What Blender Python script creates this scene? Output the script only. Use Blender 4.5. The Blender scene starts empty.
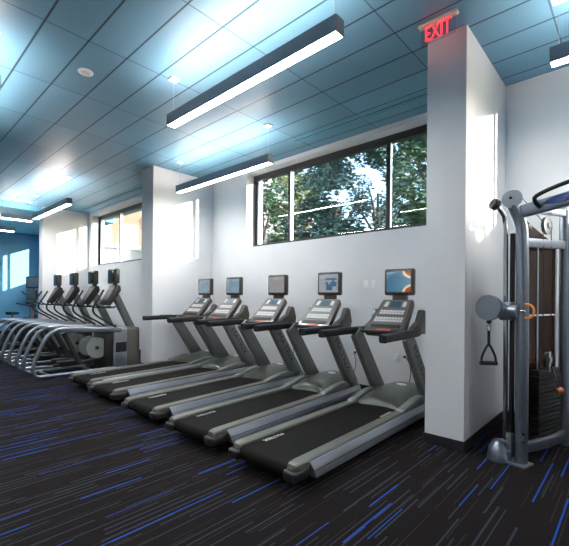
import bpy, bmesh, math, random
from mathutils import Vector, Matrix
random.seed(7)
C = bpy.context.scene.collection
PI = math.pi

# ------------------------------------------------------------------ materials
def new_mat(name):
    m = bpy.data.materials.new(name); m.use_nodes = True
    nt = m.node_tree
    return m, nt, nt.nodes['Principled BSDF']

def pmat(name, col, rough=.5, metal=0., spec=.5, noise=0., nscale=20., bump=0., bscale=200., coat=0.):
    m, nt, b = new_mat(name)
    b.inputs['Roughness'].default_value = rough
    b.inputs['Metallic'].default_value = metal
    b.inputs['Specular IOR Level'].default_value = spec
    b.inputs['Coat Weight'].default_value = coat
    tc = nt.nodes.new('ShaderNodeTexCoord')
    n = nt.nodes.new('ShaderNodeTexNoise'); n.inputs['Scale'].default_value = nscale
    n.inputs['Detail'].default_value = 3
    nt.links.new(tc.outputs['Object'], n.inputs['Vector'])
    r = nt.nodes.new('ShaderNodeValToRGB')
    r.color_ramp.elements[0].position = .3; r.color_ramp.elements[1].position = .7
    r.color_ramp.elements[0].color = tuple(max(0, c*(1-noise)) for c in col) + (1,)
    r.color_ramp.elements[1].color = tuple(min(1, c*(1+noise)) for c in col) + (1,)
    nt.links.new(n.outputs['Fac'], r.inputs['Fac'])
    nt.links.new(r.outputs['Color'], b.inputs['Base Color'])
    if bump:
        n2 = nt.nodes.new('ShaderNodeTexNoise'); n2.inputs['Scale'].default_value = bscale
        nt.links.new(tc.outputs['Object'], n2.inputs['Vector'])
        bp = nt.nodes.new('ShaderNodeBump'); bp.inputs['Strength'].default_value = bump
        bp.inputs['Distance'].default_value = .004
        nt.links.new(n2.outputs['Fac'], bp.inputs['Height'])
        nt.links.new(bp.outputs['Normal'], b.inputs['Normal'])
    return m

def emat(name, col, strength):
    m, nt, b = new_mat(name)
    b.inputs['Base Color'].default_value = tuple(col) + (1,)
    b.inputs['Emission Color'].default_value = tuple(col) + (1,)
    b.inputs['Emission Strength'].default_value = strength
    return m

class NT:
    """tiny helper for maths nodes"""
    def __init__(s, nt): s.nt = nt
    def m(s, op, a, b=None, c=None):
        n = s.nt.nodes.new('ShaderNodeMath'); n.operation = op
        for i, v in enumerate((a, b, c)):
            if v is None: continue
            if isinstance(v, (int, float)): n.inputs[i].default_value = v
            else: s.nt.links.new(v, n.inputs[i])
        return n.outputs[0]
    def xyz(s):
        tc = s.nt.nodes.new('ShaderNodeTexCoord'); sp = s.nt.nodes.new('ShaderNodeSeparateXYZ')
        s.nt.links.new(tc.outputs['Object'], sp.inputs[0]); return sp.outputs, tc.outputs['Object']
    def white(s, x, y=None):
        n = s.nt.nodes.new('ShaderNodeTexWhiteNoise'); n.noise_dimensions = '2D'
        cb = s.nt.nodes.new('ShaderNodeCombineXYZ'); s.nt.links.new(x, cb.inputs[0])
        if y is not None: s.nt.links.new(y, cb.inputs[1])
        s.nt.links.new(cb.outputs[0], n.inputs['Vector'])
        sp = s.nt.nodes.new('ShaderNodeSeparateXYZ'); s.nt.links.new(n.outputs['Color'], sp.inputs[0])
        return sp.outputs
    def mix(s, f, a, b):
        n = s.nt.nodes.new('ShaderNodeMix'); n.data_type = 'RGBA'
        if isinstance(f, (int, float)): n.inputs[0].default_value = f
        else: s.nt.links.new(f, n.inputs[0])
        for i, v in ((6, a), (7, b)):
            if isinstance(v, tuple): n.inputs[i].default_value = v + (1,)
            else: s.nt.links.new(v, n.inputs[i])
        return n.outputs[2]

def carpet_mat():
    m, nt, b = new_mat('carpet'); h = NT(nt); (x, y, z), vec = h.xyz()
    def layer(w, L, seed, prob, wmin, wvar):
        xs = h.m('ADD', h.m('DIVIDE', x, w), seed)
        i = h.m('FLOOR', xs); fx = h.m('FRACT', xs)
        r1 = h.white(i)
        yy = h.m('ADD', h.m('DIVIDE', y, L), h.m('MULTIPLY', r1[0], 17.3))
        sg = h.m('FLOOR', yy); fy = h.m('FRACT', yy)
        r = h.white(i, h.m('ADD', sg, 3.7))
        on = h.m('LESS_THAN', r[0], prob)
        on = h.m('MULTIPLY', on, h.m('LESS_THAN', fy, h.m('MULTIPLY_ADD', r[1], .6, .32)))
        on = h.m('MULTIPLY', on, h.m('LESS_THAN', fx, h.m('MULTIPLY_ADD', r[2], wvar, wmin)))
        return on
    n = nt.nodes.new('ShaderNodeTexNoise'); n.inputs['Scale'].default_value = 260; n.inputs['Detail'].default_value = 2
    nt.links.new(vec, n.inputs['Vector'])
    base = h.mix(h.m('MULTIPLY', h.m('SUBTRACT', n.outputs['Fac'], .25), 1.6), CARPET[0], CARPET[1])
    col = h.mix(h.m('MULTIPLY', layer(.052, 1.25, .3, .72, .15, .14), .75), base, CARPET[2])
    col = h.mix(h.m('MULTIPLY', layer(.037, .9, .77, .45, .13, .12), .65), col, CARPET[3])
    col = h.mix(layer(.094, 1.05, .13, .43, .075, .075), col, CARPET[4])
    nt.links.new(col, b.inputs['Base Color'])
    b.inputs['Roughness'].default_value = .95; b.inputs['Specular IOR Level'].default_value = .1
    bp = nt.nodes.new('ShaderNodeBump'); bp.inputs['Strength'].default_value = .5; bp.inputs['Distance'].default_value = .004
    nt.links.new(n.outputs['Fac'], bp.inputs['Height']); nt.links.new(bp.outputs['Normal'], b.inputs['Normal'])
    return m

CARPET = [(.0035, .003, .0034), (.024, .018, .0175), (.050, .052, .075), (.042, .035, .033), (.015, .075, .36)]
CEIL = (.160, .340, .475)
GX, GY = -1.834, 3.606
def ceiling_mat():
    m, nt, b = new_mat('ceiling_planks'); h = NT(nt); (x, y, z), vec = h.xyz()
    def edge(c, off, step, wid):
        u = h.m('FRACT', h.m('DIVIDE', h.m('SUBTRACT', c, off - 40*step), step))
        d = h.m('MULTIPLY', h.m('MINIMUM', u, h.m('SUBTRACT', 1, u)), step)
        return h.m('LESS_THAN', d, wid)
    r = h.white(h.m('FLOOR', h.m('DIVIDE', h.m('SUBTRACT', x, GX), 1.22)),
                h.m('FLOOR', h.m('DIVIDE', h.m('SUBTRACT', y, GY), .4067)))
    c = h.mix(r[0], tuple(v*.90 for v in CEIL), tuple(v*1.06 for v in CEIL))
    c = h.mix(h.m('MULTIPLY', edge(x, GX, 1.22, .007), .8), c, (.03, .07, .10))
    c = h.mix(h.m('MULTIPLY', edge(y, GY,   .4067, .010), .92), c, (.015, .04, .06))
    nt.links.new(c, b.inputs['Base Color'])
    b.inputs['Roughness'].default_value = .42; b.inputs['Specular IOR Level'].default_value = .35
    return m

def glass_mat(name, tint=(1, 1, 1), refl=1.0):
    m = bpy.data.materials.new(name); m.use_nodes = True; nt = m.node_tree
    for n in list(nt.nodes): nt.nodes.remove(n)
    o = nt.nodes.new('ShaderNodeOutputMaterial'); mx = nt.nodes.new('ShaderNodeMixShader')
    t = nt.nodes.new('ShaderNodeBsdfTransparent'); g = nt.nodes.new('ShaderNodeBsdfGlossy')
    t.inputs['Color'].default_value = tint + (1,); g.inputs['Roughness'].default_value = .02
    lw = nt.nodes.new('ShaderNodeLayerWeight'); lw.inputs['Blend'].default_value = .5
    p5 = nt.nodes.new('ShaderNodeMath'); p5.operation = 'POWER'; p5.inputs[1].default_value = 5.0
    k = nt.nodes.new('ShaderNodeMath'); k.operation = 'MULTIPLY_ADD'; k.inputs[1].default_value = .45*refl; k.inputs[2].default_value = .03*refl
    nt.links.new(lw.outputs['Facing'], p5.inputs[0]); nt.links.new(p5.outputs[0], k.inputs[0]); nt.links.new(k.outputs[0], mx.inputs[0])
    nt.links.new(t.outputs[0], mx.inputs[1]); nt.links.new(g.outputs[0], mx.inputs[2])
    nt.links.new(mx.outputs[0], o.inputs['Surface'])
    return m

M = dict(
    wall=pmat('white_wall_paint', (.76, .765, .785), .55, spec=.35, noise=.015, nscale=3),
    blue=pmat('blue_wall_paint', (.13, .40, .66), .6, noise=.02, nscale=3),
    soffit=pmat('blue_soffit_paint', (.18, .48, .62), .6, noise=.02, nscale=3),
    bracket=pmat('light_hood_bracket', (.24, .245, .235), .34, metal=.4, noise=.05),
    base=pmat('black_vinyl_base', (.012, .012, .014), .5, noise=.1),
    carpet=carpet_mat(), ceil=ceiling_mat(),
    frame=pmat('bronze_window_frame', (.035, .033, .034), .45, noise=.08),
    mull=pmat('white_stop_sunlit_edge', (.72, .74, .76), .4, noise=.02),
    glass=glass_mat('window_glass', (.93, .96, .95), 1.3),
    lamp=pmat('grey_aluminium', (.26, .285, .33), .45, metal=.1, noise=.05),
    white_plastic=pmat('white_plastic', (.90, .90, .90), .35, noise=.02),
    cream=pmat('cream_metal', (.72, .66, .56), .4, noise=.03),
    steel_cable=pmat('steel_cable', (.55, .56, .58), .35, metal=.8),
    rubber=pmat('black_rubber', (.008, .008, .0085), .55, noise=.15, nscale=60),
    belt=pmat('running_belt', (.0060, .0048, .0042), .75, spec=.15, noise=.25, nscale=90, bump=.3, bscale=500),
    rail=pmat('taupe_foot_rail', (.15, .145, .125), .40, metal=.3, noise=.08, nscale=40, bump=.15, bscale=600),
    alu=pmat('brushed_aluminium', (.46, .49, .54), .28, metal=.8, noise=.05, nscale=3, coat=.2),
    hood=pmat('metallic_hood', (.085, .095, .078), .30, metal=.35, noise=.06, coat=.3),
    upright=pmat('gunmetal_upright', (.19, .195, .19), .34, metal=.5, noise=.08, coat=.2),
    dark=pmat('charcoal_plastic', (.014, .0135, .013), .42, noise=.12, nscale=40),
    brown=pmat('brown_grey_plastic', (.050, .042, .032), .38, noise=.12, coat=.3),
    bezel=pmat('tv_bezel', (.050, .042, .026), .3, noise=.1, coat=.4),
    panel=pmat('console_panel', (.12, .100, .092), .4, noise=.08),
    button=pmat('pale_button', (.62, .62, .62), .4, noise=.04),
    red=emat('red_indicator', (.45, .06, .03), .12),
    lcd=pmat('blue_grey_lcd', (.06, .11, .15), .2, noise=.2, nscale=80),
    letter=pmat('white_lettering', (.72, .72, .70), .5),
    black_letter=pmat('black_lettering', (.01, .01, .011), .5),
    silver=pmat('silver_powder_coat', (.25, .28, .325), .30, metal=.8, noise=.06, coat=.25),
    chrome=pmat('chrome', (.62, .63, .65), .16, metal=1., noise=.03),
    disc=pmat('pale_disc_cover', (.22, .24, .235), .45, noise=.06),
    plate=pmat('black_weight_plate', (.006, .0055, .005), .5, noise=.2),
    orange=pmat('orange_plastic', (.85, .28, .03), .4, noise=.05),
    orange_knob=pmat('dark_orange_knob', (.55, .16, .05), .4, noise=.1),
    logo_blue=pmat('blue_badge', (.015, .06, .32), .3, noise=.1),
    white_disc=pmat('white_pulley_disc', (.80, .88, .95), .35, noise=.03),
    cord=pmat('black_cord', (.015, .015, .016), .5),
    bark=pmat('bark', (.06, .045, .03), .9, noise=.3, nscale=8),
    leaf=pmat('leaf_green', (.042, .088, .042), .6, noise=.5, nscale=1.5),
    leaf2=pmat('leaf_blue_green', (.034, .080, .064), .6, noise=.5, nscale=1.5),
    leaf3=pmat('leaf_yellow_green', (.11, .14, .03), .6, noise=.4, nscale=1.5),
    peach=pmat('peach_render', (.20, .115, .072), .8, noise=.05),
    whitewash=pmat('white_render', (.27, .28, .29), .8, noise=.03),
    redbrick=pmat('red_facade', (.50, .10, .08), .8, noise=.15),
    bwin=pmat('building_window', (.09, .16, .24), .1, noise=.2),
    grass=pmat('grass', (.05, .09, .03), .9, noise=.4, nscale=3),
)
M['down'] = emat('lamp_diffuser', (1., .97, .94), 24.0)
M['up'] = emat('lamp_uplight', (1., .89, .82), 20.0)
M['exit'] = emat('exit_red', (1., .02, .03), 1.3)
M['exit_panel'] = glass_mat('exit_clear_acrylic', (.93, .86, .86), 1.0)

def shroud_mat():
    m = bpy.data.materials.new('tinted_brown_acrylic'); m.use_nodes = True; nt = m.node_tree
    b = nt.nodes['Principled BSDF']; o = nt.nodes['Material Output']
    b.inputs['Base Color'].default_value = (.035, .016, .008, 1); b.inputs['Roughness'].default_value = .12
    t = nt.nodes.new('ShaderNodeBsdfTransparent'); t.inputs['Color'].default_value = (.42, .26, .16, 1)
    mx = nt.nodes.new('ShaderNodeMixShader'); mx.inputs[0].default_value = .6
    nt.links.new(t.outputs[0], mx.inputs[1]); nt.links.new(b.outputs[0], mx.inputs[2])
    nt.links.new(mx.outputs[0], o.inputs['Surface'])
    return m
M['shroud'] = shroud_mat()

def screen_mat(name, kind):
    """lit television picture"""
    m, nt, b = new_mat(name); h = NT(nt); (x, y, z), vec = h.xyz()
    n = nt.nodes.new('ShaderNodeTexNoise'); n.inputs['Scale'].default_value = 9; nt.links.new(vec, n.inputs['Vector'])
    if kind == 'swoosh':
        g = h.m('MULTIPLY_ADD', x, 1.6, .45)
        c = h.mix(g, (.02, .09, .17), (.13, .26, .33))
        d = h.m('SQRT', h.m('ADD', h.m('POWER', h.m('SUBTRACT', x, .185), 2), h.m('POWER', h.m('MULTIPLY', h.m('SUBTRACT', z, 1.875), 1.1), 2)))
        d2 = h.m('SQRT', h.m('ADD', h.m('POWER', h.m('SUBTRACT', x, .185), 2), h.m('POWER', h.m('MULTIPLY', h.m('SUBTRACT', z, 1.555), 1.1), 2)))
        dm = h.m('MINIMUM', d, d2)
        c = h.mix(h.m('LESS_THAN', dm, .135), c, (.62, .50, .34))
        c = h.mix(h.m('LESS_THAN', dm, .105), c, (.28, .06, .02))
    elif kind == 'map':
        blk = h.white(h.m('FLOOR', h.m('MULTIPLY', x, 28)), h.m('FLOOR', h.m('MULTIPLY', z, 30)))
        inr = h.m('MULTIPLY', h.m('LESS_THAN', h.m('ABSOLUTE', h.m('SUBTRACT', x, .05)), .10), h.m('LESS_THAN', h.m('ABSOLUTE', h.m('SUBTRACT', z, 1.70)), .09))
        c = h.mix(h.m('MULTIPLY', inr, h.m('GREATER_THAN', blk[0], .35)), (.25, .27, .30), (.03, .10, .17))
    elif kind == 'grey':
        c = h.mix(n.outputs['Fac'], (.20, .19, .20), (.27, .26, .27))
    else:
        c = h.mix(n.outputs['Fac'], (.09, .16, .22), (.26, .33, .38))
    b.inputs['Base Color'].default_value = (.01, .01, .01, 1); b.inputs['Roughness'].default_value = .15
    nt.links.new(c, b.inputs['Emission Color']); b.inputs['Emission Strength'].default_value = .42
    return m

# ------------------------------------------------------------------ mesh building
class MB:
    def __init__(s): s.bm = bmesh.new()
    def _join(s, t, mat=None):
        if mat is not None: bmesh.ops.transform(t, matrix=mat, verts=t.verts)
        me = bpy.data.meshes.new('tmp'); t.to_mesh(me); t.free(); s.bm.from_mesh(me); bpy.data.meshes.remove(me)
        return s
    def box(s, x0, x1, y0, y1, z0, z1, r=0., seg=2, mat=None):
        t = bmesh.new(); bmesh.ops.create_cube(t, size=1)
        bmesh.ops.transform(t, matrix=Matrix.Translation(((x0+x1)/2, (y0+y1)/2, (z0+z1)/2)) @ Matrix.Diagonal((abs(x1-x0), abs(y1-y0), abs(z1-z0), 1)), verts=t.verts)
        if r > 0: bmesh.ops.bevel(t, geom=t.edges[:], offset=r, segments=seg, affect='EDGES', profile=.5)
        return s._join(t, mat)
    def prism(s, pts, x0, x1, r=0., seg=2, axis='x', mat=None, x0b=None):
        """polygon (a,b) extruded along an axis: x -> (y,z), y -> (x,z), z -> (x,y)"""
        t = bmesh.new()
        def P(a, b, c): return {'x': (c, a, b), 'y': (a, c, b), 'z': (a, b, c)}[axis]
        lo = [t.verts.new(P(a, b, x0)) for a, b in pts]; hi = [t.verts.new(P(a, b, x1)) for a, b in pts]
        t.faces.new(lo); t.faces.new(hi[::-1]); n = len(pts)
        for i in range(n): t.faces.new((lo[i], hi[i], hi[(i+1) % n], lo[(i+1) % n]))
        bmesh.ops.recalc_face_normals(t, faces=t.faces[:])
        if r > 0: bmesh.ops.bevel(t, geom=t.edges[:], offset=r, segments=seg, affect='EDGES', profile=.5)
        return s._join(t, mat)
    def loft(s, rings, close=True, caps=True, mat=None):
        t = bmesh.new(); R = [[t.verts.new(p) for p in r] for r in rings]; n = len(R[0])
        for a, b in zip(R, R[1:]):
            for i in range(n if close else n-1): t.faces.new((a[i], a[(i+1) % n], b[(i+1) % n], b[i]))
        if caps and close: t.faces.new(R[0][::-1]); t.faces.new(R[-1])
        bmesh.ops.recalc_face_normals(t, faces=t.faces[:])
        return s._join(t, mat)
    def tube(s, pts, r, n=12, smooth=0, flat=None, up=None, mat=None):
        """round (or, with flat=(w,h), rounded-rectangular) tube along a path"""
        pts = [Vector(p) for p in pts]
        for _ in range(smooth):
            q = [pts[0]]
            for a, b in zip(pts, pts[1:]): q += [a*.75+b*.25, a*.25+b*.75]
            pts = q + [pts[-1]]
        rings = []; prev = None
        for i, p in enumerate(pts):
            d = (pts[min(i+1, len(pts)-1)] - pts[max(i-1, 0)]).normalized()
            if up is not None: u = Vector(up)
            elif prev is not None: u = prev
            else: u = Vector((0, 0, 1)) if abs(d.z) < .9 else Vector((1, 0, 0))
            u = (u - d*u.dot(d)).normalized(); w = d.cross(u).normalized(); prev = u
            ring = []
            rr = r[i] if isinstance(r, (list, tuple)) else r
            for k in range(n):
                a = 2*PI*k/n; ca, sa = math.cos(a), math.sin(a)
                if flat:
                    e = .45
                    cw = math.copysign(abs(ca)**e, ca)*flat[0]/2; ch = math.copysign(abs(sa)**e, sa)*flat[1]/2
                    ring.append(p + w*cw + u*ch)
                else: ring.append(p + (w*ca + u*sa)*rr)
            rings.append(ring)
        return s.loft(rings, mat=mat)
    def cyl(s, a, b, r, n=20, r2=None, bev=0.):
        a, b = Vector(a), Vector(b)
        return s.tube([a, b], [r, r if r2 is None else r2], n)
    def lathe(s, prof, n=28, mat=None):
        rings = [[(r*math.cos(2*PI*k/n), r*math.sin(2*PI*k/n), z) for k in range(n)] for r, z in prof]
        return s.loft(rings, mat=mat)
    def ball(s, c, r, mat=None):
        t = bmesh.new(); bmesh.ops.create_uvsphere(t, u_segments=16, v_segments=10, radius=r)
        bmesh.ops.translate(t, vec=c, verts=t.verts); return s._join(t, mat)
    def build(s, name, mat, parent=None, smooth=True, label=None):
        me = bpy.data.meshes.new(name); s.bm.normal_update(); s.bm.to_mesh(me); s.bm.free()
        me.materials.append(mat)
        if smooth:
            for p in me.polygons: p.use_smooth = True
            try: me.set_sharp_from_angle(angle=math.radians(38))
            except Exception: pass
        o = bpy.data.objects.new(name, me); C.objects.link(o)
        if parent: o.parent = parent
        if label: o['label'] = label
        return o

def bx(*a, **k): return MB().box(*a, **k)
def thing(name, label, cat, loc=(0, 0, 0), rz=0, group=None):
    o = bpy.data.objects.new(name, None); C.objects.link(o); o.empty_display_size = .1
    o.location = loc; o.rotation_euler = (0, 0, rz); return tag(o, label, cat, group)
def tag(o, label, cat, group=None):
    o['label'] = label; o['category'] = cat
    if group: o['group'] = group
    return o
def struct(o): o['kind'] = 'structure'; return o
def dup(root, loc, label, rz=None):
    r = root.copy(); C.objects.link(r); r.location = loc; r['label'] = label
    if rz is not None: r.rotation_euler = (0, 0, rz)
    for ch in list(root.children):
        c = ch.copy(); C.objects.link(c); c.parent = r
        for g in list(ch.children):
            d = g.copy(); C.objects.link(d); d.parent = c
    return r
def child(o, name, k=0): return [c for c in o.children if c.name.split('.')[0] == name][k]

def text_mesh(s, size, depth=.001):
    cu = bpy.data.curves.new('txt', 'FONT'); cu.body = s; cu.size = size; cu.extrude = depth
    cu.align_x = 'CENTER'; cu.align_y = 'CENTER'; cu.resolution_u = 3
    o = bpy.data.objects.new('txt', cu); C.objects.link(o)
    bpy.context.view_layer.update(); dg = bpy.context.evaluated_depsgraph_get()
    me = bpy.data.meshes.new_from_object(o.evaluated_get(dg))
    bpy.data.objects.remove(o); bpy.data.curves.remove(cu)
    return me
def text(name, s, size, mat, parent, mtx, label=None, xscale=1.):
    me = text_mesh(s, size); me.transform(Matrix(mtx) @ Matrix.Diagonal((xscale, 1, 1, 1)))
    me.materials.clear(); me.materials.append(mat); me.name = name
    o = bpy.data.objects.new(name, me); C.objects.link(o); o.parent = parent
    if label: o['label'] = label
    return o
def frame_mtx(org, ex, ey):
    ex, ey = Vector(ex).normalized(), Vector(ey).normalized(); ez = ex.cross(ey)
    return Matrix(((ex.x, ey.x, ez.x, org[0]), (ex.y, ey.y, ez.y, org[1]), (ex.z, ey.z, ez.z, org[2]), (0, 0, 0, 1)))

# ------------------------------------------------------------------ camera
H = 1.49; F = 385.4; YAW = math.radians(42.64); ROLL = math.radians(.458)
v = Vector((-math.sin(YAW), math.cos(YAW), 0)); r_ = Vector((math.cos(YAW), math.sin(YAW), 0)); u_ = Vector((0, 0, 1))
r2 = r_*math.cos(ROLL) + u_*math.sin(ROLL); u2 = -r_*math.sin(ROLL) + u_*math.cos(ROLL)
cam = bpy.data.cameras.new('camera'); co = bpy.data.objects.new('camera', cam); C.objects.link(co)
co.matrix_world = Matrix(((r2.x, u2.x, -v.x, 0), (r2.y, u2.y, -v.y, 0), (r2.z, u2.z, -v.z, H), (0, 0, 0, 1)))
cam.sensor_width = 36; cam.sensor_fit = 'HORIZONTAL'; cam.lens = F*36/569; cam.shift_y = 24.95/569; cam.clip_start = .05
bpy.context.scene.camera = co

# ------------------------------------------------------------------ room shell
ZC = 4.176; W1 = 5.446; W2 = 4.90; T = .36
P1R, P1L, PF = -1.253, -1.640, 3.957
P2R, P2L = -7.307, -7.78
P3R, P3L, P3F = -13.15, -13.50, 3.575
XE = -18.5; XR = 5.0; YB = -4.6
struct(bx(XE-.2, XR+.2, YB-.2, W1+T, -.1, 0).build('floor', M['carpet'], smooth=False))
struct(bx(P3R-.15, XR+.2, YB-.2, W1+T, ZC, ZC+.15).build('ceiling', M['ceil'], smooth=False))
struct(bx(XE-.2, P3R-.15, YB-.2, W1+T, 4.03, ZC+.15).build('ceiling_far', M['soffit'], smooth=False))

def wall_with_hole(name, x0, x1, y0, y1, hx0, hx1, hz0, hz1):
    b = MB(); b.box(x0, hx0, y0, y1, 0, ZC+.1); b.box(hx1, x1, y0, y1, 0, ZC+.1)
    b.box(hx0, hx1, y0, y1, 0, hz0); b.box(hx0, hx1, y0, y1, hz1, ZC+.1)
    return struct(b.build(name, M['wall'], smooth=False))
WIN = [ # x0, x1, z0, z1, wall y, mullions
    (-6.13, -2.10, 2.55, 4.10, W1, [-5.08, -2.98]),
    (-12.93, -9.20, 2.46, 4.08, W2, [-11.35]),
    (-17.40, -13.62, 2.20, 3.82, W2, [-14.60]),
    (-.07, 3.95, 2.55, 4.10, W1, [.97, 3.07]),
]
wall_with_hole('wall_back', P2R-.02, P1L+.2, W1, W1+T, *WIN[0][:4])
wall_with_hole('wall_back_far', P3R-.2, P2L+.02, W2, W2+T, *WIN[1][:4])
wall_with_hole('wall_back_end', XE-.1, P3L, W2, W2+T, *WIN[2][:4])
wall_with_hole('wall_back_near', P1L+.2, XR+.1, W1, W1+T, *WIN[3][:4])
struct(bx(XE-.2, XE, YB-.2, W2+T, 0, ZC).build('wall_left', M['blue'], smooth=False))
struct(bx(XR, XR+.2, YB-.2, W1+T, 0, ZC+.1).build('wall_right', M['wall'], smooth=False))
struct(bx(XE-.2, XR+.2, YB-.2, YB, 0, ZC+.1).build('wall_front', M['wall'], smooth=False))
for nm, x0, x1, y0, y1 in (('wall_pillar_near', P1L, P1R, PF, W1), ('wall_pillar_middle', P2L, P2R, PF, W1), ('wall_pillar_far', P3L, P3R, P3F, W2)):
    struct(bx(x0, x1, y0, y1 if nm != 'wall_pillar_middle' else W1+.02, 0, ZC if nm != 'wall_pillar_far' else 4.17).build(nm, M['wall'], smooth=False))
# baseboards
BBH, BBT = .102, .012
def bb(name, *boxes):
    b = MB()
    for q in boxes: b.box(*q, 0, BBH, r=.003, seg=1)
    struct(b.build(name, M['base'], smooth=False))
bb('baseboard_pillar_near', (P1L-BBT, P1R+BBT, PF-BBT, PF), (P1R, P1R+BBT, PF, W1), (P1L-BBT, P1L, PF, W1))
bb('baseboard_pillar_middle', (P2L-BBT, P2R+BBT, PF-BBT, PF), (P2R, P2R+BBT, PF, W1), (P2L-BBT, P2L, PF, W2))
bb('baseboard_pillar_far', (P3L-BBT, P3R+BBT, P3F-BBT, P3F), (P3R, P3R+BBT, P3F, W2))
bb('baseboard_back', (P2R+BBT, P1L-BBT, W1-BBT, W1)); bb('baseboard_back_far', (P3R+BBT, P2L-BBT, W2-BBT, W2))
bb('baseboard_back_near', (P1R+BBT, XR, W1-BBT, W1)); bb('baseboard_left', (XE, XE+BBT, YB, W2))

for k, (x0, x1, z0, z1, wy, mull) in enumerate(WIN):
    e = bpy.data.objects.new('window_%d' % (k+1), None); C.objects.link(e); struct(e)
    y0, y1 = wy+.20, wy+.30; ft, fs, fb = .115, .05, .075
    b = MB(); b.box(x0, x1, y0, y1, z1-ft, z1, r=.004, seg=1); b.box(x0, x1, y0, y1, z0, z0+fb, r=.004, seg=1)
    b.box(x0, x0+fs, y0, y1, z0+fb, z1-ft, r=.004, seg=1); b.box(x1-fs, x1, y0, y1, z0+fb, z1-ft, r=.004, seg=1)
    fr = b.build('frame', M['frame'], e)
    bx(x0+fs, x0+fs+.012, y0+.03, wy+.36, z0+fb, z1-ft).build('dark_stop', M['frame'], fr, smooth=False)
    bx(x0+fs+.055, x0+fs+.10, y0+.03, wy+.33, z0+fb, z1-ft).build('white_stop', M['mull'], fr, smooth=False)
    xs = [x0+fs] + [q for mx in mull for q in (mx-.035, mx+.035)] + [x1-fs]
    for i, mx in enumerate(mull):
        white = (i == 0)
        d0 = y0-.012 if white else y0+.02
        d1 = wy+.275 if white else y0+.055
        hw = .02 if white else .034
        mm = bx(mx-.034, mx+hw, d0, d1, z0+fb, z1-ft, r=.004, seg=1).build('mullion', M['frame'], e)
        bx(mx+hw-.0005, mx+hw+.016, d0+.002, d1-.002, z0+fb, z1-ft).build('sunlit_edge', M['mull'], mm, label='white strip painted as the sunlit side of mullion')  # white strip paints the sunlit side face onto the dark mullion
    for a, c in zip(xs[::2], xs[1::2]):
        bx(a, c, y0+.034, y0+.040, z0+fb, z1-ft).build('pane', M['glass'], e, smooth=False)
# linear slot diffusers let into the ceiling near the window wall
for k, (x0, x1, yy, lab) in enumerate([(-4.35, P1L-.02, 4.97, 'long dark linear air slot in ceiling above the tree-view window'),
                                       (-12.9, P2L-.02, 4.55, 'long linear air slot in ceiling above the far window with the peach building')]):
    t = thing('slot_diffuser', lab, 'air vent', ((x0+x1)/2, yy, ZC-.006)); L = (x1-x0)/2
    bx(-L, L, -.055, .055, -.001, .0062).build('slot', M['rubber'], t, smooth=False)
    b = MB()
    for yv in (-.058, -.012, .012, .046): b.box(-L, L, yv, yv+.012, -.006, .005)
    b.build('slot_frame', M['soffit'], t, smooth=False)

# ------------------------------------------------------------------ pendant lights
def make_light(L, label, loc, rz=0, group='suspended linear lights', wd=.115, ht=.135, zceil=ZC):
    t = thing('pendant_light', label, 'ceiling light', loc, rz, group)
    w, l = wd/2, L/2; b = MB()
    b.box(-l, l, -w, -w+.008, 0, ht); b.box(-l, l, w-.008, w, 0, ht)
    b.box(-l, -l+.008, -w+.008, w-.008, 0, ht); b.box(l-.008, l, -w+.008, w-.008, 0, ht)
    b.build('housing', M['lamp'], t, smooth=False)
    bx(-l+.008, l-.008, -w+.008, w-.008, .003, .012).build('diffuser', M['down'], t, smooth=False)
    bx(-l+.008, l-.008, -w+.008, w-.008, ht-.020, ht-.008).build('uplight_lens', M['up'], t, smooth=False)
    hz = zceil - loc[2]
    for sx in (-1, 1):
        cx = sx*(l-.06)
        bb_ = MB(); bb_.cyl((cx, 0, ht-.009), (cx, 0, hz-.02), .0022, 6); bb_.box(cx-.012, cx+.012, -w+.007, w-.007, ht-.0085, ht-.003)
        bb_.build('suspension_cable', M['steel_cable'], t)
        bx(cx-.055, cx+.055, -.055, .055, hz-.022, hz+.001, r=.006).build('canopy', M['cream'], t)
    return t
ZL = 3.60
make_light(2.52, 'long linear light hanging above the treadmills, nearest and largest, between ceiling corner and pillars', (-3.03, 2.55, ZL))
make_light(2.60, 'linear light hanging close to the window wall left of the tree-view window', (-5.50, 4.22, ZL-.03))
make_light(2.60, 'linear light hanging over the ellipticals at far left', (-10.68, 3.07, ZL-.05))
make_light(.72, 'short light in front of the blue end wall, larger and higher of the two', (-12.85, 2.86, 3.62), PI/2, 'short far lights', wd=.20)
make_light(.80, 'short light near the blue end wall, cut by the left photo edge', (-15.2, 2.90, 3.60), PI/2, 'short far lights', wd=.22, zceil=4.03)
make_light(2.52, 'linear light cut off by the right photo edge, above the cable machine', (.66, 4.16, ZL))
make_light(2.52, 'linear light beyond the left photo edge, its glow seen on the ceiling', (-6.05, .86, ZL))
make_light(2.52, 'linear light behind the camera on the left side of the room', (-3.03, -.76, ZL))
make_light(2.52, 'unseen fill light beyond the right photo edge, near the right wall', (3.4, .9, ZL))  # out of view, moved right so less fill reaches the near pillar
make_light(2.52, 'added fill light farthest behind the camera, in the middle of the room', (-3.03, -2.60, ZL))  # unseen lamp added as fill for the window-side walls
make_light(2.52, 'added fill light behind the camera near the blue end wall', (-15.6, -.76, ZL), zceil=4.03)  # unseen lamp added to brighten the blue end wall
make_light(2.52, 'added fill light far behind the camera on the left', (-9.3, -.76, ZL))  # another lamp out of view, added for general fill

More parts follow.
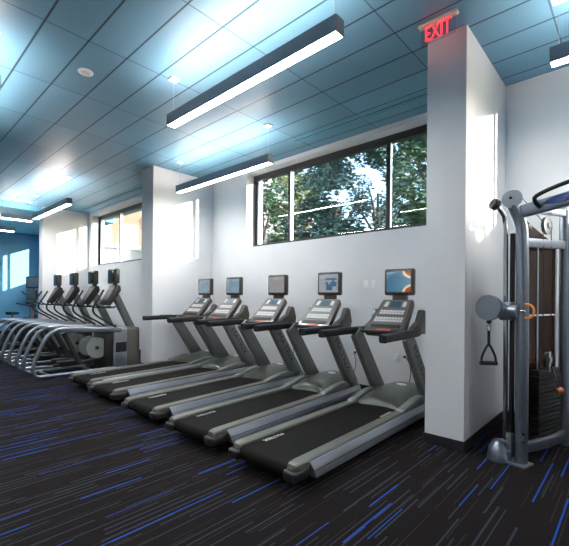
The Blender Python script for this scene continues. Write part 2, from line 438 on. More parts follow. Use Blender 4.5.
# ------------------------------------------------------------------ exit sign, detector, wall plates
t = thing('exit_sign', 'red lit EXIT sign on clear panel under the ceiling by the near white pillar', 'exit sign', (-1.437, 3.70, ZC))
bx(-.185, .185, -.035, .035, -.026, .001, r=.006).build('mount', M['cream'], t)
bx(-.165, .165, -.005, .005, -.205, -.024, r=.002, seg=1).build('sign_panel', M['exit_panel'], t, label='clear acrylic panel')
text('lettering', 'EXIT', .20, M['exit'], t, frame_mtx((0, -.0065, -.112), (1, 0, 0), (0, 0, 1)), 'red EXIT letters', .62)
t = thing('ceiling_sensor', 'small round white disc on the ceiling left of the nearest hanging light', 'smoke detector', (-4.89, 1.766, ZC))
MB().lathe([(.085, .001), (.085, -.008), (.07, -.016), (.0, -.016)][::-1]).build('rim', M['white_plastic'], t)
MB().lathe([(0, -.024), (.045, -.024), (.05, -.0155)]).build('cover', M['cream'], t)
def plate(name, label, cat, x, z, w=.075, h=.118, kind='outlet', y=W1):
    t = thing(name, label, cat, (x, y, z))
    bx(-w/2, w/2, -.008, .001, -h/2, h/2, r=.003).build('cover_plate', M['white_plastic'], t)
    if kind == 'outlet':
        for s in (-1, 1):
            o = bx(-.017, .017, -.011, -.006, s*.026-.016, s*.026+.016, r=.004).build('socket', M['white_plastic'], t)
            b = MB()
            for q in (-.007, .005): b.box(q, q+.003, -.0115, -.0105, s*.026-.006, s*.026+.006)
            b.build('slot', M['rubber'], o, smooth=False)
    else:
        bx(-.018, .018, -.012, -.006, -.03, .03, r=.003).build('rocker', M['white_plastic'], t)
    return t
plate('light_switch', 'white wall switch plate left of the near treadmill TV, left of the pair', 'light switch', -3.236, 1.725, kind='switch')
plate('light_switch', 'narrow white switch plate beside the near treadmill TV, right of the pair', 'light switch', -3.10, 1.722, w=.05, kind='switch')
plate('power_outlet', 'white wall outlet behind the nearest treadmill, with nothing plugged in', 'outlet', -2.70, .60)
plate('power_outlet', 'white wall outlet with a black plug behind the nearest treadmill', 'outlet', -2.555, .605)
plate('power_outlet', 'white wall outlet with plug seen between the second treadmill upright and the first', 'outlet', -3.41, .585)
plate('power_outlet', 'white wall outlet with plug seen between the uprights of the third treadmill', 'outlet', -4.75, .585)
def cord(x, z, pts, label):
    t = thing('power_cord', label, 'power cord', (x, W1, z))
    bx(-.016, .016, -.05, -.011, -.018, .018, r=.006).build('plug', M['cord'], t)
    MB().tube([(0, -.045, 0)] + pts, .006, 8, smooth=3).build('cable', M['cord'], t)
cord(-2.555, .631, [(.05, -.10, .01), (.13, -.12, -.10), (.14, -.12, -.28), (.10, -.16, -.42), (.16, -.25, -.40), (.12, -.30, -.50)], 'black power cord looping from the outlet behind the nearest treadmill')
cord(-3.41, .611, [(.02, -.10, .0), (.07, -.10, -.12), (.04, -.12, -.32), (.02, -.2, -.52)], 'black power cord hanging from the outlet behind the second treadmill')
cord(-4.75, .611, [(.03, -.10, .05), (.08, -.10, -.10), (.03, -.12, -.32), (.02, -.2, -.52)], 'black power cord hanging from the outlet behind the third treadmill')

# ------------------------------------------------------------------ treadmills
def make_treadmill(loc, label):
    t = thing('treadmill', label, 'treadmill', loc, 0, 'treadmills in a row facing the window wall')
    bx(-.30, .30, .10, 2.80, .05, .155, r=.01).build('deck', M['dark'], t)
    b = MB()
    for sx in (-1, 1):
        for yy in (.28, 2.35): b.box(sx*.27-.03, sx*.27+.03, yy-.04, yy+.04, 0, .06, r=.008)
    b.build('foot', M['rubber'], t)
    # belt with rear roller: closed loop profile
    prof = [(2.30, .190)] + [(.085-.055*math.sin(a), .135+.055*math.cos(a)) for a in [PI*k/10 for k in range(0, 11)]] + [(2.30, .08)]
    bl = MB().prism(prof, -.272, .272).build('running_belt', M['belt'], t)
    text('lettering', 'MATRIX', .062, M['letter'], bl, frame_mtx((-.222, .42, .1912), (0, -1, 0), (1, 0, 0)), 'white MATRIX letters', 1.15)
    text('lettering', 'MATRIX', .062, M['letter'], bl, frame_mtx((.225, 1.80, .1912), (0, 1, 0), (-1, 0, 0)), 'white MATRIX letters', 1.15)
    for sx in (-1, 1):
        def X(a): return sx*a
        # foot rail with rounded section running the length of the deck
        rings = []
        for yy, zt, inset in ((.035, .190, .022), (.045, .208, .012), (.07, .216, .004), (.12, .219, 0), (2.10, .222, 0), (2.80, .222, 0)):
            a, c = .264+inset, .372-inset
            rings.append([(X(a), yy, .165), (X(a), yy, zt-.012), (X(a+.012), yy, zt), (X(c-.012), yy, zt), (X(c), yy, zt-.012), (X(c), yy, .165)])
        rl = MB().loft(rings).build('foot_rail', M['rail'], t)
        # aluminium skirt under the rail
        b = MB().loft([[(X(.345), y0, .196), (X(.372), y0, .200), (X(.380), y0, .196), (X(.400), y0+dy*.3, .150), (X(.405), y0+dy*.4, .140), (X(.407), y0+dy, .066), (X(.402), y0+dy, .060), (X(.345), y0+dy, .060)] for y0, dy in ((.20, .05), (2.84, 0))])
        sk = b.build('side_skirt', M['alu'], t, label='brushed aluminium side skirt')
        bx(X(.403), X(.4075), .235, 2.82, .126, .131).build('groove', M['dark'], sk, smooth=False)
        # rear end cap
        b = MB().box(X(.258), X(.385), .0, .20, .085, .168, r=.02, seg=3)
        b.build('end_cap', M['dark'], t)
        # upright: leaning blade
        d = Vector((0, -.64, .87)).normalized(); n = Vector((0, d.z, -d.y))
        P = [Vector((0, 2.70, .20)), Vector((0, 2.06, 1.07))]; w0, w1 = .125, .10
        pts = [(P[0]-n*w0), (P[0]+n*w0), (P[1]+n*w1), (P[1]-n*w1)]
        up = MB().prism([(p.y, p.z) for p in pts], X(.305), X(.375), r=.016, seg=3).build('upright', M['upright'], t)
        mid = (P[0]+P[1])/2
        ey = Vector((0, n.y, n.z)); ex = -d if sx > 0 else d
        text('lettering', 'MATRIX', .125, M['black_letter'], up, frame_mtx((X(.3756), mid.y-d.y*-.05, mid.z+.06), ex, ey if sx > 0 else ey), 'dark MATRIX letters', 1.35)
        # handlebar
        hb = MB().tube([(X(.385), 1.38, 1.078), (X(.385), 1.42, 1.082), (X(.385), 2.0, 1.085), (X(.36), 2.32, 1.085), (X(.30), 2.42, 1.09)], .035, 16, smooth=2, flat=(.09, .085), up=(0, 0, 1))
        hbo = hb.build('handrail', M['rubber'], t)
        bx(X(.352), X(.418), 1.75, 2.0, 1.124, 1.132, r=.004).build('grip_pad', M['dark'], hbo)
        # wing beside the console
        wg = MB().prism([(2.22, 1.05), (2.62, 1.05), (2.66, 1.16), (2.60, 1.34), (2.53, 1.36), (2.44, 1.22), (2.26, 1.14)], X(.262), X(.352), r=.022, seg=3)
        wg.build('console_wing', M['brown'], t)
    # motor hood: domed, wider at the back
    rings = []
    for yy, hgt, wd in ((2.00, .012, .285), (2.05, .055, .315), (2.16, .095, .335), (2.34, .135, .335), (2.62, .160, .335), (2.84, .150, .33), (2.91, .10, .32), (2.94, .03, .30)):
        ring = []
        for k in range(15):
            s = -1 + 2*k/14
            ring.append((wd*s, yy + max(0, (2.35-yy)/.35)*.085*(1-s*s), .205 + hgt*(1-abs(s)**3.2)))
        ring += [(wd, yy, .10), (-wd, yy, .10)]
        rings.append(ring)
    hd = MB().loft(rings).build('motor_hood', M['hood'], t)
    MB().lathe([(0, .008), (.05, .006), (.06, -.004)][::-1], mat=Matrix.Translation((.02, 2.62, .363)) @ Matrix.Rotation(math.radians(4), 4, 'X') @ Matrix.Diagonal((1.25, .8, 1, 1))).build('badge', M['white_plastic'], hd, label='pale oval badge')
    for sx in (-1, 1):   # brackets at hood corners
        MB().prism([(1.88, .20), (2.60, .20), (2.60, .30), (2.30, .30), (1.93, .238)], sx*.280, sx*.375, r=.015).build('hood_bracket', M['bracket'], t)
    # console: tilted panel, wider at the bottom
    A = Vector((0, 2.12, 1.085)); B = Vector((0, 2.56, 1.490)); ez = (B-A).normalized(); nn = Vector((0, -ez.z, ez.y))   # nn points to the runner
    L = (B-A).length
    def cp(x, s, d): p = A + ez*(s*L) + nn*d; return (x, p.y, p.z)
    rings = []
    for d, k in ((-.10, .86), (-.085, .95), (-.01, 1.0), (0, .97)):
        o = []
        for (x, s) in [(-.265*k, .0+.5*(1-k)*.3), (.265*k, .5*(1-k)*.3), (.262*k, .2), (.215*k, .93), (.20*k, 1-.03*(2-k)), (-.20*k, 1-.03*(2-k)), (-.215*k, .93), (-.262*k, .2)]:
            o.append(cp(x, s, d))
        rings.append(o)
    cs = MB().loft(rings).build('console', M['brown'], t)
    def quad(s0, s1, w0, w1, d, mat, name, th=.006, x0=None):
        b = MB(); b.loft([[cp(-w0, s0, q), cp(w0, s0, q), cp(w1, s1, q), cp(-w1, s1, q)] for q in (d-th, d)])
        return b.build(name, mat, cs)
    quad(.10, .95, .225, .178, .006, M['panel'], 'face_panel')
    quad(.72, .90, .075, .070, .010, M['lcd'], 'lcd_display')
    quad(.115, .20, .205, .200, .010, M['rubber'], 'tray_slot')
    quad(.035, .075, .09, .09, .008, M['red'], 'red_strip').__setitem__('label', 'red lit strip')
    for s0, s1, cnt, wd, nm in ((.27, .42, 10, .19, 'keypad'), (.50, .63, 8, .165, 'keypad')):
        b = MB()
        for i in range(cnt):
            for row in range(2):
                xa = -wd + (i+.5)*2*wd/cnt; hw = wd/cnt*.78
                sa = s0 + (s1-s0)*(row*.5+.06); sb = s0 + (s1-s0)*(row*.5+.44)
                b.loft([[cp(xa-hw, sa, q), cp(xa+hw, sa, q), cp(xa+hw, sb, q), cp(xa-hw, sb, q)] for q in (.004, .012)])
        b.build(nm, M['button'], cs, smooth=False)
    for sx in (-1, 1):
        MB().loft([[cp(sx*.125-.024, .735, q), cp(sx*.125+.024, .735, q), cp(sx*.12+.022, .885, q), cp(sx*.12-.022, .885, q)] for q in (.004, .012)]).build('display_keys', M['button'], cs, smooth=False)
    # cross bar under the console between the handrails
    MB().tube([(-.33, 2.36, 1.07), (.33, 2.36, 1.07)], .05, 14, flat=(.16, .07), up=(0, 0, 1)).build('cross_bar', M['dark'], t)
    MB().tube([(-.30, 2.14, 1.085), (0, 2.08, 1.085), (.30, 2.14, 1.085)], .022, 12, smooth=2).build('front_bar', M['rubber'], t)
    # television on a neck
    bx(-.10, .10, 2.57, 2.64, 1.42, 1.58, r=.015).build('tv_neck', M['brown'], t)
    tv = bx(-.205, .205, 2.545, 2.63, 1.535, 1.885, r=.028, seg=4).build('television', M['bezel'], t)
    bx(-.168, .168, 2.540, 2.548, 1.580, 1.850, r=.004).build('screen', M['lcd'], tv, label='lit screen')
    return t
TY = 2.17
tm = make_treadmill((-2.275, TY, 0), 'nearest treadmill of the row, beside the near white pillar')
TXS = [(-3.31, 'second treadmill from the near pillar, its lettered upright in front of the wall outlets'), (-4.40, 'middle treadmill of the row of five'),
       (-5.58, 'fourth treadmill from the near pillar, second nearest the ellipticals'), (-6.48, 'farthest treadmill, next to the middle pillar and the ellipticals')]
tms = [tm] + [dup(tm, (x, TY+dy, 0), lab, math.radians(a)) for (x, lab), dy, a in zip(TXS, (.0, .02, .07, .10), (3.0, 3.2, 3.8, 5.2))]
tm.rotation_euler = (0, 0, math.radians(1.0))
for o, kind in zip(tms, ('swoosh', 'map', 'grey', 'blue', 'grey2')):
    s = child(child(o, 'television'), 'screen'); s.data = s.data.copy(); s.data.materials[0] = screen_mat('screen_'+kind, kind)

# ------------------------------------------------------------------ ellipticals
def make_elliptical(loc, label):
    t = thing('elliptical_trainer', label, 'elliptical', loc, 0, 'ellipticals in a row facing the window wall')
    for sx in (-1, 1):
        X = sx*.315
        MB().tube([(X, 1.50, .05), (X, .25, .045), (X, .02, .05), (X, -.02, .22), (X, .12, .62), (X, .26, .84), (X, .48, .885)], .034, 14, smooth=3).build('side_frame', M['silver'], t)
        MB().prism([(.36, .90), (.62, .915), (1.55, .855), (1.55, .765), (.70, .81), (.42, .83)], X-.045, X+.045, r=.015).build('top_beam', M['silver'], t)
        # crank disc and black linkage
        d = MB().lathe([(0, -.015), (.205, -.015), (.205, .015), (0, .015)], mat=Matrix.Translation((sx*.20, 1.12, .47)) @ Matrix.Rotation(PI/2, 4, 'Y')).build('crank_disc', M['disc'], t, label='pale round crank cover')
        MB().cyl((sx*.17, 1.12, .47), (sx*.235, 1.12, .47), .035, 14).build('hub', M['dark'], d)
        MB().tube([(sx*.235, .50, .80), (sx*.235, .80, .20)], .04, 12, flat=(.05, .085), up=(0, 1, 0)).build('drop_link', M['dark'], t)
        MB().tube([(sx*.17, .35, .20), (sx*.17, .80, .20), (sx*.17, 1.50, .30)], .03, 12, flat=(.05, .07), up=(0, 0, 1)).build('pedal_arm', M['dark'], t)
        bx(sx*.17-.08, sx*.17+.08, .42, .80, .235, .275, r=.015).build('pedal', M['rubber'], t)
        # swinging arm
        MB().tube([(sx*.29, 1.66, .60), (sx*.29, 1.50, .86), (sx*.29, 1.06, 1.10), (sx*.29, .98, 1.24), (sx*.27, 1.12, 1.45), (sx*.25, 1.22, 1.62)], .019, 10, smooth=3).build('moving_handle', M['rubber'], t)
        MB().tube([(sx*.10, 1.52, 1.28), (sx*.22, 1.40, 1.26), (sx*.25, 1.14, 1.27), (sx*.24, 1.05, 1.38)], .016, 10, smooth=2).build('fixed_handle', M['rubber'], t)
    MB().tube([(-.315, .25, .045), (.315, .25, .045)], .03, 12).build('cross_tube', M['silver'], t)
    MB().tube([(-.315, 1.0, .045), (.315, 1.0, .045)], .03, 12).build('cross_tube', M['silver'], t)
    # drive tower
    tw = bx(-.345, .345, 1.40, 1.68, .0, .845, r=.03, seg=3).build('drive_cover', M['alu'], t, label='shiny silver drive cover')
    bx(-.35, .35, 1.43, 1.66, .36, .56, r=.008).build('vent_panel', M['rubber'], tw, label='black vent panel')
    bx(-.335, .335, 1.672, 1.95, .0, .85, r=.04, seg=3).build('tower_shell', M['rail'], t)
    bx(-.30, .30, 1.25, 1.405, .0, .80, r=.02).build('inner_cover', M['dark'], t)
    MB().tube([(0, 1.92, .80), (0, 1.52, 1.60)], .06, 14, flat=(.13, .15), up=(0, 1, 0)).build('mast', M['upright'], t)
    cs = MB().prism([(1.30, 1.33), (1.40, 1.30), (1.62, 1.62), (1.60, 1.72), (1.52, 1.74)], -.17, .17, r=.02, seg=3).build('console', M['dark'], t)
    a = Vector((1.30, 1.33)); b = Vector((1.52, 1.74)); n = Vector((-(b-a).y, (b-a).x)).normalized()
    q = lambda s, d: tuple(a + (b-a)*s + n*d)
    MB().prism([q(.2, -.004), q(.85, -.004), q(.85, .004), q(.2, .004)], -.13, .13).build('face_panel', M['panel'], cs)
    tv = bx(-.20, .20, 1.48, 1.575, 1.765, 2.075, r=.026, seg=4).build('television', M['bezel'], t)
    bx(-.165, .165, 1.476, 1.483, 1.80, 2.04, r=.003).build('screen', M['scr_dim'], tv, label='dim screen')
    bx(-.06, .06, 1.525, 1.59, 1.66, 1.80, r=.012).build('tv_neck', M['dark'], t)
    return t
M['scr_dim'] = pmat('dim_screen', (.045, .055, .05), .12, noise=.3, nscale=6)
EY = 2.0
el = make_elliptical((-8.14, EY, 0), 'nearest elliptical, beside the middle pillar and farthest treadmill')
for x, lab in ((-9.22, 'second elliptical from the middle pillar'), (-10.42, 'third elliptical from the middle pillar'), (-11.64, 'farthest elliptical, nearest the blue wall')):
    dup(el, (x, EY, 0), lab)

# ------------------------------------------------------------------ exercise bikes in the far bay
def make_bike(loc, label, rz=0):
    t = thing('exercise_bike', label, 'exercise bike', loc, rz, 'bikes by the blue wall')
    bx(-.28, .28, -.55, -.47, 0, .07, r=.015).build('base_bar', M['dark'], t); bx(-.28, .28, .47, .55, 0, .07, r=.015).build('base_bar', M['dark'], t)
    MB().tube([(0, -.5, .05), (0, .5, .05)], .04, 12).build('floor_beam', M['silver'], t)
    MB().lathe([(0, -.09), (.24, -.09), (.27, -.05), (.27, .05), (.24, .09), (0, .09)], mat=Matrix.Translation((0, .18, .40)) @ Matrix.Rotation(PI/2, 4, 'Y')).build('flywheel_cover', M['dark'], t)
    MB().tube([(0, -.30, .06), (0, -.36, .92)], .035, 12).build('seat_post', M['silver'], t)
    MB().prism([(-.52, .93), (-.24, .93), (-.20, 1.0), (-.52, 1.02)], -.11, .11, r=.03, seg=3).build('saddle', M['rubber'], t)
    MB().tube([(0, .22, .40), (0, .40, 1.20), (0, .34, 1.42)], .045, 12).build('mast', M['silver'], t)
    for sx in (-1, 1):
        MB().tube([(0, .36, 1.15), (sx*.22, .28, 1.20), (sx*.24, -.02, 1.26)], .02, 10, smooth=2).build('handlebar', M['rubber'], t)
        MB().tube([(sx*.09, .18, .40), (sx*.13, .12, .25 if sx > 0 else .55)], .018, 8).build('crank', M['dark'], t)
        bx(sx*.13, sx*.23, .06, .17, (.25 if sx > 0 else .55)-.02, (.25 if sx > 0 else .55)+.02, r=.006).build('pedal', M['rubber'], t)
    tv = bx(-.19, .19, .27, .34, 1.36, 1.68, r=.02).build('display', M['rubber'], t)
    bx(-.16, .16, .264, .272, 1.40, 1.65).build('screen', M['lcd'], tv)
    return t
bk = make_bike((-14.0, 3.30, 0), 'dark exercise bike before the blue wall, nearer of the two with the taller display', math.radians(30))
b2_ = dup(bk, (-15.6, 3.95, .0), 'taller dark exercise bike against the blue wall, behind the other one', math.radians(70))
b2_.scale = (1.3, 1.3, 1.3)

# ------------------------------------------------------------------ cable machine
A = Vector((-.778, 4.02, 0)); Bp = Vector((-.562, 4.82, 0))
e1 = (Bp-A).normalized(); e2 = Vector((e1.y, -e1.x, 0)); Lw = (Bp-A).length
t = thing('cable_machine', 'tall silver cable pulley machine with tinted weight shroud at the right edge', 'cable machine', A, math.atan2(e1.y, e1.x))
# local frame: x along e1 (towards the wall), y = 90 deg left of it (towards -e2), z up
CX = lambda p: tuple(p)
HM = 2.20
MB().tube([(0, 0, .02), (0, 0, 2.02), (.0, .02, 2.20), (-.05, .065, 2.36)], .053, 20, smooth=2).build('column', M['silver'], t)
MB().tube([(Lw, 0, .02), (Lw, 0, 2.40)], .048, 20).build('column', M['silver'], t)
# perforated chrome guide rail in front-left of the column
rail = MB(); rail.tube([(-.05, .115, .015), (-.05, .125, 2.12), (-.06, .135, 2.26), (-.12, .165, 2.36)], .02, 12, flat=(.034, .034), up=(0, 1, 0))
rl = rail.build('guide_rail', M['chrome'], t)
MB().tube([(-.005, .085, .10), (-.005, .085, 2.1)], .012, 8, flat=(.05, .03), up=(0, 1, 0)).build('rail_backing', M['rubber'], t)
MB().tube([(-.11, .16, 2.355), (-.125, .168, 2.36), (-.16, .188, 2.378), (-.172, .194, 2.384)], [.034, .052, .052, .034], 20).build('end_knob', M['brown'], t, label='dark round end knob')
pw = MB().lathe([(0, -.016), (.082, -.016), (.082, -.008), (.07, 0), (.082, .008), (.082, .016), (0, .016)], mat=Matrix.Translation((-.10, .045, 2.40)) @ Matrix.Rotation(math.radians(68), 4, 'Y') @ Matrix.Rotation(math.radians(-25), 4, 'X')).build('top_pulley', M['white_disc'], t, label='pale blue-white pulley disc')
MB().ball((-.117, .050, 2.407), .014).build('hub', M['dark'], pw)
# base foot and clamp
MB().prism([(-.02, .01), (-.02, .10), (.06, .22), (.20, .30), (.24, .18), (.20, .02)], -.05, .05, axis='x') if False else None
ft = MB(); ft.loft([[(-.10+.16*math.cos(a)*k+.06, .17+.16*math.sin(a)*k, z) for a in [2*PI*i/24 for i in range(24)]] for z, k in ((.0, .66), (.025, .66), (.11, .58), (.17, .36), (.185, .2))]).build('base_foot', M['silver'], t)
bx(-.10, .075, -.075, .16, 0, .022, r=.006).build('base_plate', M['silver'], t)
b = MB(); b.box(-.085, -.02, .045, .155, .09, .12, r=.004); b.box(-.085, -.02, .045, .155, .17, .20, r=.004); b.box(-.075, -.02, .05, .10, .06, .27, r=.004)
cl = b.build('rail_clamp', M['silver'], t)
for zz in (.23, .30):
    MB().cyl((-.045, -.035, zz), (-.07, -.05, zz), .012, 10).build('bolt', M['chrome'], t)
# lower, curved cross bar and upper cross bars
MB().tube([(.02, 0, .15), (.25, -.05, .155), (.55, -.06, .15), (Lw, 0, .13)], .04, 14, smooth=2, flat=(.05, .10), up=(0, 0, 1)).build('cross_bar', M['silver'], t)
MB().tube([(.02, 0, 2.01), (Lw, 0, 2.05)], .04, 14, flat=(.05, .085), up=(0, 0, 1)).build('cross_bar', M['silver'], t)
MB().tube([(.12, 0, 2.33), (Lw, 0, 2.37)], .03, 14, flat=(.05, .07), up=(0, 0, 1)).build('cross_bar', M['silver'], t)
# shroud: bowed tinted sheet behind the columns, with shaped top
sh = MB(); rings = []
prof = [(.07 + (Lw-.13)*k/12, .055+.05*math.sin(PI*k/12)) for k in range(13)]
for z in (.24, 1.3, 1.98, 2.04):
    rings.append([(x, y, z) for x, y in prof] + [(x, y+.006, z) for x, y in prof[::-1]])
rings.append([(x, y, 2.06+.24*max(0, (1-(x-.07)/(Lw*.75)))**.6) for x, y in prof] + [(x, y+.006, 2.06+.24*max(0, (1-(x-.07)/(Lw*.75)))**.6) for x, y in prof[::-1]])
so = sh.loft(rings).build('shroud', M['shroud'], t, label='brown tinted translucent shroud')
bx(.08, Lw-.06, .046, .054, 1.335, 1.350).build('pale_strip', M['white_plastic'], so, label='pale horizontal strip')  # thin pale strip across the shroud
# weight stack, rods, cable, pulleys
for k in range(14):
    bx(.22, .66, -.045, .035, .22+.040*k, .22+.040*k+.034, r=.004).build('weight_plate', M['plate'], t)
bx(.23, .65, -.04, .03, .22+.56, .22+.61, r=.005).build('top_plate', M['plate'], t)
for x in (.26, .62): MB().cyl((x, -.005, .20), (x, -.005, 2.0), .011, 12).build('guide_rod', M['chrome'], t)
pin = MB().cyl((.50, -.045, .63), (.50, -.085, .63), .010, 10).build('selector_pin', M['chrome'], t)
MB().ball((.50, -.10, .63), .034).build('pin_knob', M['orange_knob'], pin, label='orange pin knob')
MB().tube([(.45, -.05, .86), (.47, -.075, .75), (.50, -.09, .65)], .006, 8, smooth=1).build('pin_cord', M['chrome'], pin)
def pulley(x, y, z, r):
    p = MB().lathe([(0, -.018), (r*.8, -.018), (r, -.014), (r*.9, 0), (r, .014), (r*.8, .018), (0, .018)], mat=Matrix.Translation((x, y, z)) @ Matrix.Rotation(PI/2, 4, 'X')).build('pulley', M['plate'], t)
    MB().cyl((x, y-.028, z), (x, y+.028, z), r*.35, 14).build('hub', M['chrome'], p)
pulley(.40, -.02, 2.20, .085); pulley(.42, -.03, .92, .075)
bx(.40, .44, -.05, -.035, .80, 1.0, r=.004).build('pulley_bracket', M['chrome'], t)
for x in (.335, .49): MB().cyl((x, -.025, .92), (x, -.02, 2.20), .0045, 8).build('cable', M['cord'], t)
MB().tube([(-.08, .03, 2.465), (.10, 0, 2.36), (.30, -.02, 2.24)], .004, 8).build('cable', M['cord'], t)
# carriage on the rail with round swivel pulley cover and orange latch
cz = 1.385
b = MB().box(-.10, .02, .05, .165, cz-.085, cz+.085, r=.02, seg=3); b.tube([(-.075, .12, cz-.01), (-.15, .20, cz)], .05, 14, flat=(.07, .11), up=(0, 0, 1))
ca = b.build('carriage', M['silver'], t)
b2 = MB().tube([(-.065, .0, cz), (-.065, .07, cz)], .062, 20).build('carriage_housing', M['silver'], t)
dk = MB().lathe([(0, -.024), (.118, -.024), (.118, .024), (0, .024)], mat=Matrix.Translation((-.16, .215, cz+.03)) @ Matrix.Rotation(math.radians(90), 4, 'Y')).build('swivel_pulley_cover', M['silver'], t, label='grey round pulley cover')
b = MB().tube([(-.07, -.075+.055*math.cos(a), cz+.005+.062*math.sin(a)) for a in [math.radians(-110+220*k/14) * 1 + PI for k in range(15)]], .0095, 10)
b.build('latch_handle', M['orange'], t, label='orange D-shaped latch handle')
MB().tube([(-.07, -.02, cz+.005), (-.07, -.06, cz+.005)], .012, 10).build('latch_pin', M['chrome'], t)
# top beam to the other side with grips and badge; the direction runs towards +e2 and the room
bd = (Vector((-.41, 3.72, 0)) - Vector((-.80, 3.97, 0))).normalized()
R = Matrix.Rotation(-math.atan2(e1.y, e1.x), 3, 'Z'); bl = R @ bd
b0 = Vector((-.01, .03, 2.285)); LB = 1.35
bm_ = MB().tube([b0, b0+bl*LB + Vector((0, 0, .03))], .05, 14, flat=(.06, .115), up=(0, 0, 1)).build('top_beam', M['silver'], t)
side = Vector((bl.y, -bl.x, 0))
if side.x > 0: side = -side          # faces the camera
def bp(d, o, z): return b0 + bl*d + side*o + Vector((0, 0, z + .022*d))
MB().lathe([(0, .004), (.9, .004), (1, 0), (1, -.002)][::-1], mat=frame_mtx(bp(.42, .033, .012), bl, (0, 0, 1)) @ Matrix.Diagonal((.13, .034, 1, 1))).build('badge', M['logo_blue'], bm_, label='blue oval badge')
MB().tube([bp(.235, .03, -.01), bp(.235, .085, .03), bp(.26, .11, .075), bp(.60, .11, .105), bp(1.1, .11, .11)], .017, 12, smooth=2).build('pull_up_grip', M['rubber'], t)
o2 = b0+bl*LB
MB().tube([(o2.x, o2.y, .0), (o2.x, o2.y, 2.33)], .053, 20).build('column', M['silver'], t)
bx(o2.x-.12, o2.x+.12, o2.y-.12, o2.y+.12, 0, .022, r=.006).build('base_plate', M['silver'], t)
# hand grip hanging from the swivel pulley
loc = A + e1*(-.16) + Vector((-e1.y, e1.x, 0))*.215
h = thing('stirrup_grip', 'black stirrup hand grip hanging from the round grey pulley of the cable machine', 'cable handle', (loc.x, loc.y, .90), math.radians(35))
MB().ball((0, 0, .385), .022).build('cable_stop', M['rubber'], h)
MB().tube([(0, 0, .40), (0, 0, .505)], .004, 8).build('cable', M['cord'], h)
MB().tube([(.017*math.cos(a), 0, .325+.032*math.sin(a)) for a in [2*PI*k/14+.3 for k in range(15)]], .004, 8).build('carabiner', M['chrome'], h)
MB().tube([(0, 0, .30), (0, 0, .17)], .012, 10, flat=(.026, .008), up=(0, 1, 0)).build('strap', M['cord'], h)
for sx in (-1, 1): MB().tube([(0, 0, .18), (sx*.03, 0, .13), (sx*.062, 0, .055), (sx*.062, 0, .01)], .008, 8, flat=(.022, .006), up=(0, 1, 0), smooth=1).build('strap', M['cord'], h)
MB().tube([(-.075, 0, .0), (.075, 0, .0)], .019, 14).build('grip', M['rubber'], h)

# ------------------------------------------------------------------ outdoors
struct(bx(-90, 40, W1+T+.02, 90, -1.2, -.6).build('ground', M['grass'], smooth=False))
def tree(x, y, h, rad, label, mat, n=9500, seed=1, zb=1.0, leaf=.24):
    rnd = random.Random(seed); g = -.6
    t = thing('tree', label, 'tree', (x, y, g), 0, 'trees outside the window')
    b = MB(); b.tube([(0, 0, 0), (.1, 0, h*.35), (-.05, .1, h*.75)], [.20, .15, .06], 10)
    for k in range(7):
        a = rnd.uniform(0, 2*PI); z0 = h*rnd.uniform(.25, .6)
        b.tube([(0, 0, z0), (rad*.4*math.cos(a), rad*.4*math.sin(a), z0+h*.14), (rad*.75*math.cos(a), rad*.75*math.sin(a), z0+h*.2)], [.07, .05, .02], 6)
    b.build('trunk', M['bark'], t)
    blobs = []
    for k in range(34):
        a = rnd.uniform(0, 2*PI); z = rnd.uniform(zb, h-.4); f = math.sin(PI*min(1, max(.12, (z-zb*.4)/(h-zb*.4))))**.6
        rr = rad*f*rnd.uniform(.2, .95); blobs.append((rr*math.cos(a), rr*math.sin(a), z, rnd.uniform(.45, .95)))
    verts, faces = [], []
    for k in range(n):
        bxx, byy, bzz, br = rnd.choice(blobs)
        dv = Vector((rnd.gauss(0, 1), rnd.gauss(0, 1), rnd.gauss(0, .8))).normalized()*br*rnd.uniform(.5, 1.05)
        p = Vector((bxx, byy, bzz)) + dv
        q = Matrix.Rotation(rnd.uniform(0, 2*PI), 3, 'Z') @ Matrix.Rotation(rnd.uniform(-1.2, 1.2), 3, 'X')
        s = leaf*rnd.uniform(.6, 1.3); i = len(verts)
        for cx, cy, cz_ in ((-.5, 0, 0), (0, -.26, .06), (.5, 0, 0), (0, .26, .06)):
            verts.append(p + q @ Vector((cx*s, cy*s, cz_*s)))
        faces.append((i, i+1, i+2, i+3))
    me = bpy.data.meshes.new('foliage'); me.from_pydata(verts, [], faces); me.materials.append(mat)
    o = bpy.data.objects.new('foliage', me); C.objects.link(o); o.parent = t
tree(-8.5, 12.0, 7.6, 1.7, 'dark leafy tree filling the middle of the large window pane', M['leaf2'], seed=3)
tree(-13.5, 13.0, 8.0, 1.75, 'leafy tree behind the left part of the large window pane', M['leaf'], seed=4)
tree(-4.9, 12.4, 8.2, 1.8, 'leafy tree behind the narrow right window pane beside the near pillar', M['leaf'], seed=5)
tree(-9.6, 17.2, 9.8, 2.4, 'blue-green tree farther back between the window mullions', M['leaf2'], seed=6)
tree(-15.4, 17.6, 9.8, 2.4, 'yellow-green tree farther back in the large window pane', M['leaf3'], seed=8)
tree(-11.2, 24.6, 12.6, 3.1, 'tallest tree farthest back behind the tree-view window', M['leaf'], seed=9)
tree(-18.4, 24.6, 12.6, 3.1, 'tall tree farthest back behind the left window pane', M['leaf2'], seed=10)
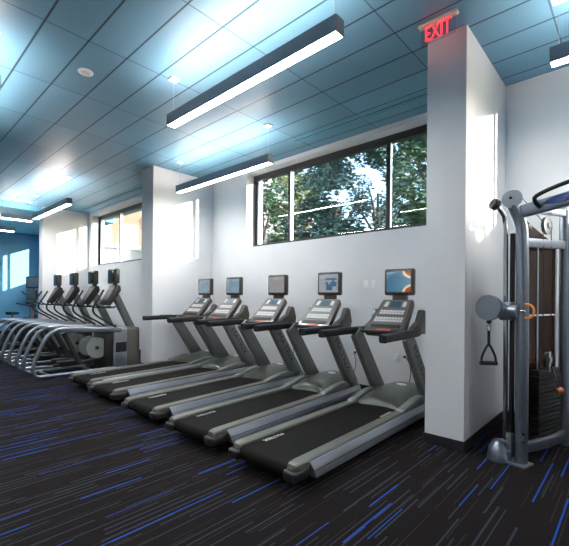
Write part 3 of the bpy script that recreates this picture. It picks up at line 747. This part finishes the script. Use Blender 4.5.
def building(x0, x1, y0, y1, h, label, mat, wins, seed=0):
    t = thing('building', label, 'building', ((x0+x1)/2, (y0+y1)/2, -.6)); X, Y = (x1-x0)/2, (y1-y0)/2
    bx(-X, X, -Y, Y, 0, h).build('walls', mat, t, smooth=False)
    bx(-X-.2, X+.2, -Y-.2, Y+.2, h, h+.35).build('roof', M['whitewash'], t, smooth=False)
    for (yy, z, w, hh) in wins:
        f = bx(X-.02, X+.06, yy-w/2-.12, yy+w/2+.12, z-.12, z+hh+.12).build('window_frame', M['whitewash'], t, smooth=False)
        bx(X+.055, X+.07, yy-w/2, yy+w/2, z, z+hh).build('window_pane', M['bwin'], f, smooth=False)
        bx(X-.02, X+.05, -yy-w/2-.12, -yy+w/2+.12, z-.12, z+hh+.12) if False else None
    return t
building(-46, -33, 9, 27, 13.5, 'peach coloured building seen through the far window', M['peach'],
         [(-4.6+2.4*k, z, 1.0, 1.7) for k in range(6) for z in (3.0, 6.6, 9.8)])
building(-30, -25, 10.2, 13.4, 5.2, 'low white building in front of the peach one, seen through the far window', M['whitewash'], [(0, 2.0, .8, 1.3)])
pb = building(-30, -26, 23, 33, 14.0, 'pale building with red awnings at the left edge of the tree-view window', M['whitewash'], [(-1, 6.0, .9, 1.5), (1, 6.0, .9, 1.5), (-1, 9.4, .9, 1.5), (1, 9.4, .9, 1.5)])
for yy, zz in ((-1, 7.7), (-1, 11.1), (1, 7.7), (1, 11.1)):
    MB().prism([(1.95, zz), (2.9, zz-.5), (2.9, zz-.6), (1.95, zz-.2)], yy-.75, yy+.75, axis='y').build('awning', M['redbrick'], pb, label='red window awning')

# ------------------------------------------------------------------ light
w = bpy.data.worlds.new('sky'); bpy.context.scene.world = w; w.use_nodes = True; nt = w.node_tree
sky = nt.nodes.new('ShaderNodeTexSky'); sky.sky_type = 'NISHITA'; sky.sun_disc = False
sky.sun_elevation = math.radians(24); sky.sun_rotation = math.radians(60)
nt.links.new(sky.outputs[0], nt.nodes['Background'].inputs[0]); nt.nodes['Background'].inputs[1].default_value = .32
sl = bpy.data.lights.new('sun', 'SUN'); sl.energy = 6.5; sl.angle = math.radians(.55); sl.color = (1, .97, .93)
so_ = bpy.data.objects.new('sun', sl); C.objects.link(so_)
so_.rotation_euler = Vector((-1, -.328, -.140)).to_track_quat('-Z', 'Y').to_euler()

vs = bpy.context.scene.view_settings
vs.view_transform = 'Standard'; vs.look = 'None'; vs.gamma = 1; vs.use_curve_mapping = False; vs.exposure = 1.45
bpy.context.scene.cycles.max_bounces = 8; bpy.context.scene.cycles.diffuse_bounces = 5
bpy.context.scene.cycles.transparent_max_bounces = 12
